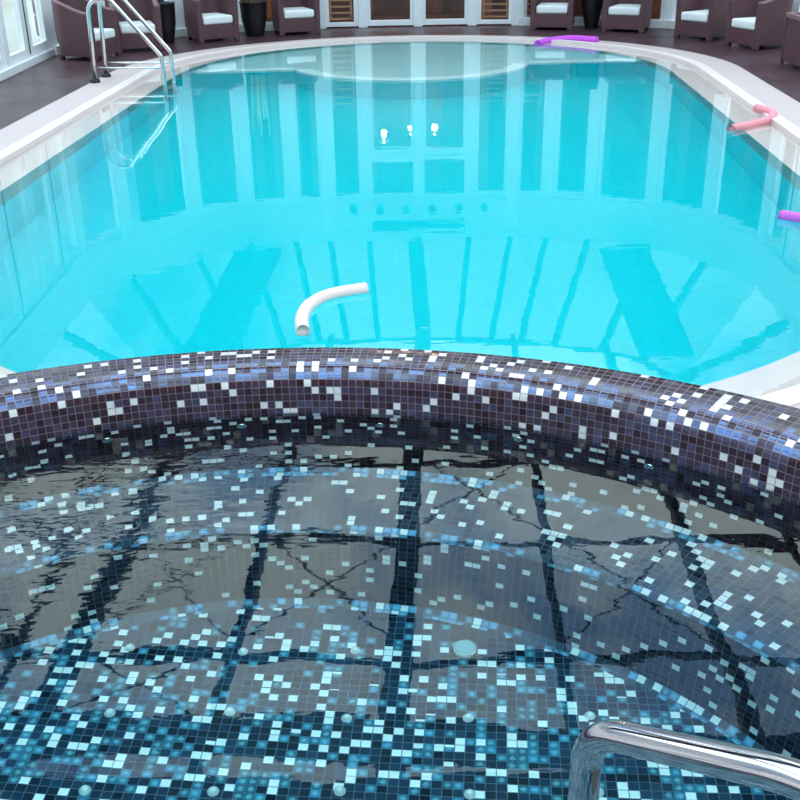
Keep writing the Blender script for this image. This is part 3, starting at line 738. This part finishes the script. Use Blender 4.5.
pot((3.19, 18.02, 0), .12, .2, .9, 'tall round black urn behind the gap between two armchairs, right of the doors', False, U, 'urn')
bp = thing('wicker_planter', (4.90, 13.52, 0), 0, 'square dark wicker planter box at the right edge beside the last armchair', 'planter')
bm = bmesh.new()
bx(bm, (0, -.37, .04), (.62, .37, .56), .01); build('body', bm, M['wicker'], bp)
bm = bmesh.new()
for lo, hi in (((-.015, -.385, .55), (.05, .385, .61)), ((.58, -.385, .55), (.635, .385, .61)), ((.05, -.385, .55), (.58, -.32, .61)), ((.05, .32, .55), (.58, .385, .61))): bx(bm, lo, hi, .008)
build('top_rim', bm, M['wicker_edge'], bp)
for x in (-.012, .592):
    for y in (-.382, .342): bm = bmesh.new(); bx(bm, (x, y, 0), (x + .04, y + .04, .56), .006); build('corner_post', bm, M['wicker'], bp)
bm = bmesh.new(); bx(bm, (.05, -.32, .50), (.58, .32, .575)); build('liner', bm, M['pot'], bp)

# ------------------------------------------------------------------ pool ladder
ld = thing('pool_ladder', (0, 0, 0), 0, 'steel pool ladder with two looped handrails on the left pool edge', 'ladder')
base = at(101, 80); dirx = Vector((PB.x, PB.y, 0)); diry = Vector((PA.x, PA.y, 0))
def LP(a, b, z): q = base + dirx * a + diry * b; return Vector((q.x, q.y, z))
for s in (-1, 1):
    b = s * .22
    path = fillet([LP(0, b, .0), LP(.03, b, .93), LP(.28, b, .97), LP(.84, b, .30), LP(.86, b, -1.1)], [0, .16, .16, .10], 8)
    bm = bmesh.new(); tube(bm, path, .024, 12); rail = build('handrail', bm, M['steel'], ld, True)
    bm = bmesh.new(); tube(bm, [LP(.01, b, .17), LP(.85, b, .17)], .014, 10); build('brace', bm, M['steel'], rail, True)
    bm = bmesh.new(); lathe(bm, [(0, 0), (.06, 0), (.06, .025), (.045, .045), (0, .045)], 20, LP(0, b, .004)); build('flange', bm, M['gasket'], rail)['label'] = 'black foot flange'
for z in (-.30, -.58, -.86):
    bm = bmesh.new(); bar(bm, LP(.86, -.22, z), LP(.86, .22, z), .08, .03); build('tread', bm, M['steel'], ld)

# ------------------------------------------------------------------ hot tub handrail
hr = thing('tub_handrail', (0, 0, 0), 0, 'polished steel handrail bending over the hot tub in the near right corner', 'handrail')
pts = [(.235, 1.045, ZF), (.247, 1.085, .985), (.437, .877, 1.105), (.72, .50, 1.20), (1.27, -.50, 1.20), (1.29, -.58, ZR)]
path = fillet(pts, [0, .085, .4, .4, .12], 12)
bm = bmesh.new(); tube(bm, path, .0215, 28); build('rail', bm, M['chrome'], hr, True)
bm = bmesh.new(); lathe(bm, [(0, 0), (.055, 0), (.055, .008), (.03, .02), (.0, .02)], 24, (.235, 1.045, ZF)); build('flange', bm, M['chrome'], hr)
bm = bmesh.new(); lathe(bm, [(0, 0), (.055, 0), (.055, .008), (.03, .02), (.0, .02)], 24, (1.29, -.58, ZR)); build('flange', bm, M['chrome'], hr)

# ------------------------------------------------------------------ pool noodles
def smooth_path(pts, n=8):
    pts = [Vector(p) for p in pts]; q = [pts[0] * 2 - pts[1]] + pts + [pts[-1] * 2 - pts[-2]]; out = []
    for i in range(1, len(q) - 2):
        for k in range(n):
            t = k / n; a, b, c, d = q[i - 1], q[i], q[i + 1], q[i + 2]
            out.append(.5 * ((2 * b) + (c - a) * t + (2 * a - 5 * b + 4 * c - d) * t * t + (3 * b - a - 3 * c + d) * t ** 3))
    return out + [pts[-1]]
def noodle(pix, r, z, mat, lab):
    path = smooth_path([at(q[0], q[1], z + (q[2] if len(q) > 2 else 0)) for q in pix]); bm = bmesh.new()
    k = len(path); tube(bm, path, r, 16, True)
    for f in [f for f in bm.faces if len(f.verts) == 16]:   # open hole down the middle at the ends
        q = bmesh.ops.inset_region(bm, faces=[f], thickness=r * .74); nn = f.normal.copy(); c = f.calc_center_median()
        bmesh.ops.translate(bm, verts=f.verts, vec=-nn * r * .25)
    tag(build('pool_noodle', bm, M[mat], None, True), lab, 'pool noodle', 'pool noodles floating in the pool')
noodle([(303, 332), (302, 318), (310, 305), (330, 295), (366, 288.5)], .036, ZW + .012, 'noodle_white', 'pale pink curved foam noodle floating near the tub rim')
noodle([(730, 129), (752, 125), (770, 119, .01), (772, 113, .035), (756, 108, .05)], .042, ZW + .014, 'noodle_pink', 'salmon pink hooked foam noodle by the right pool edge')
noodle([(537, 44), (548, 41, .01), (570, 38.5, .04), (597, 40, .055)], .048, ZW + .014, 'noodle_magenta', 'magenta foam noodle at the far end of the pool')
noodle([(780, 215.5), (800, 219), (830, 226), (858, 238)], .040, ZW + .014, 'noodle_purple', 'orchid purple foam noodle cut off by the right edge of the photo')

# ------------------------------------------------------------------ daylight
w = bpy.data.worlds.new('sky'); S.world = w; w.use_nodes = True; nt = w.node_tree; nt.nodes.clear(); n = N(nt)
tc = n('TexCoord'); nz = n('TexNoise', {'Vector': tc.outputs['Generated'], 'Scale': 4.5, 'Detail': 6.0, 'Roughness': .55, 'Distortion': .4})
cr = n('ValToRGB', {0: nz.outputs[0]}); cr.color_ramp.elements[0].position = .40; cr.color_ramp.elements[0].color = (.22, .40, .66, 1)
cr.color_ramp.elements[1].position = .53; cr.color_ramp.elements[1].color = (.82, 1.0, .97, 1)
sp = n('SeparateXYZ', {0: tc.outputs['Generated']})
el = n('MapRange', {'Value': sp.outputs[2], 'From Min': .25, 'From Max': .60, 'To Min': 1.2, 'To Max': 6.0}, interpolation_type='SMOOTHSTEP').outputs[0]      # overcast sky: brighter overhead than at the horizon
bg = n('Background', {0: cr.outputs[0], 1: el}); out = n('OutputWorld'); n.link(bg.outputs[0], out.inputs[0])

for c in (cutter, cop_c, c2): bpy.data.objects.remove(c)
S.cycles.max_bounces = 16; S.cycles.diffuse_bounces = 8; S.cycles.transmission_bounces = 12; S.cycles.transparent_max_bounces = 12; S.cycles.glossy_bounces = 6
S.cycles.caustics_refractive = True; S.cycles.caustics_reflective = True; S.cycles.sample_clamp_indirect = 6.0
vs_ = S.view_settings; vs_.view_transform = 'Standard'; vs_.look = 'None'; vs_.gamma = 1; vs_.use_curve_mapping = False
vs_.exposure = -0.52
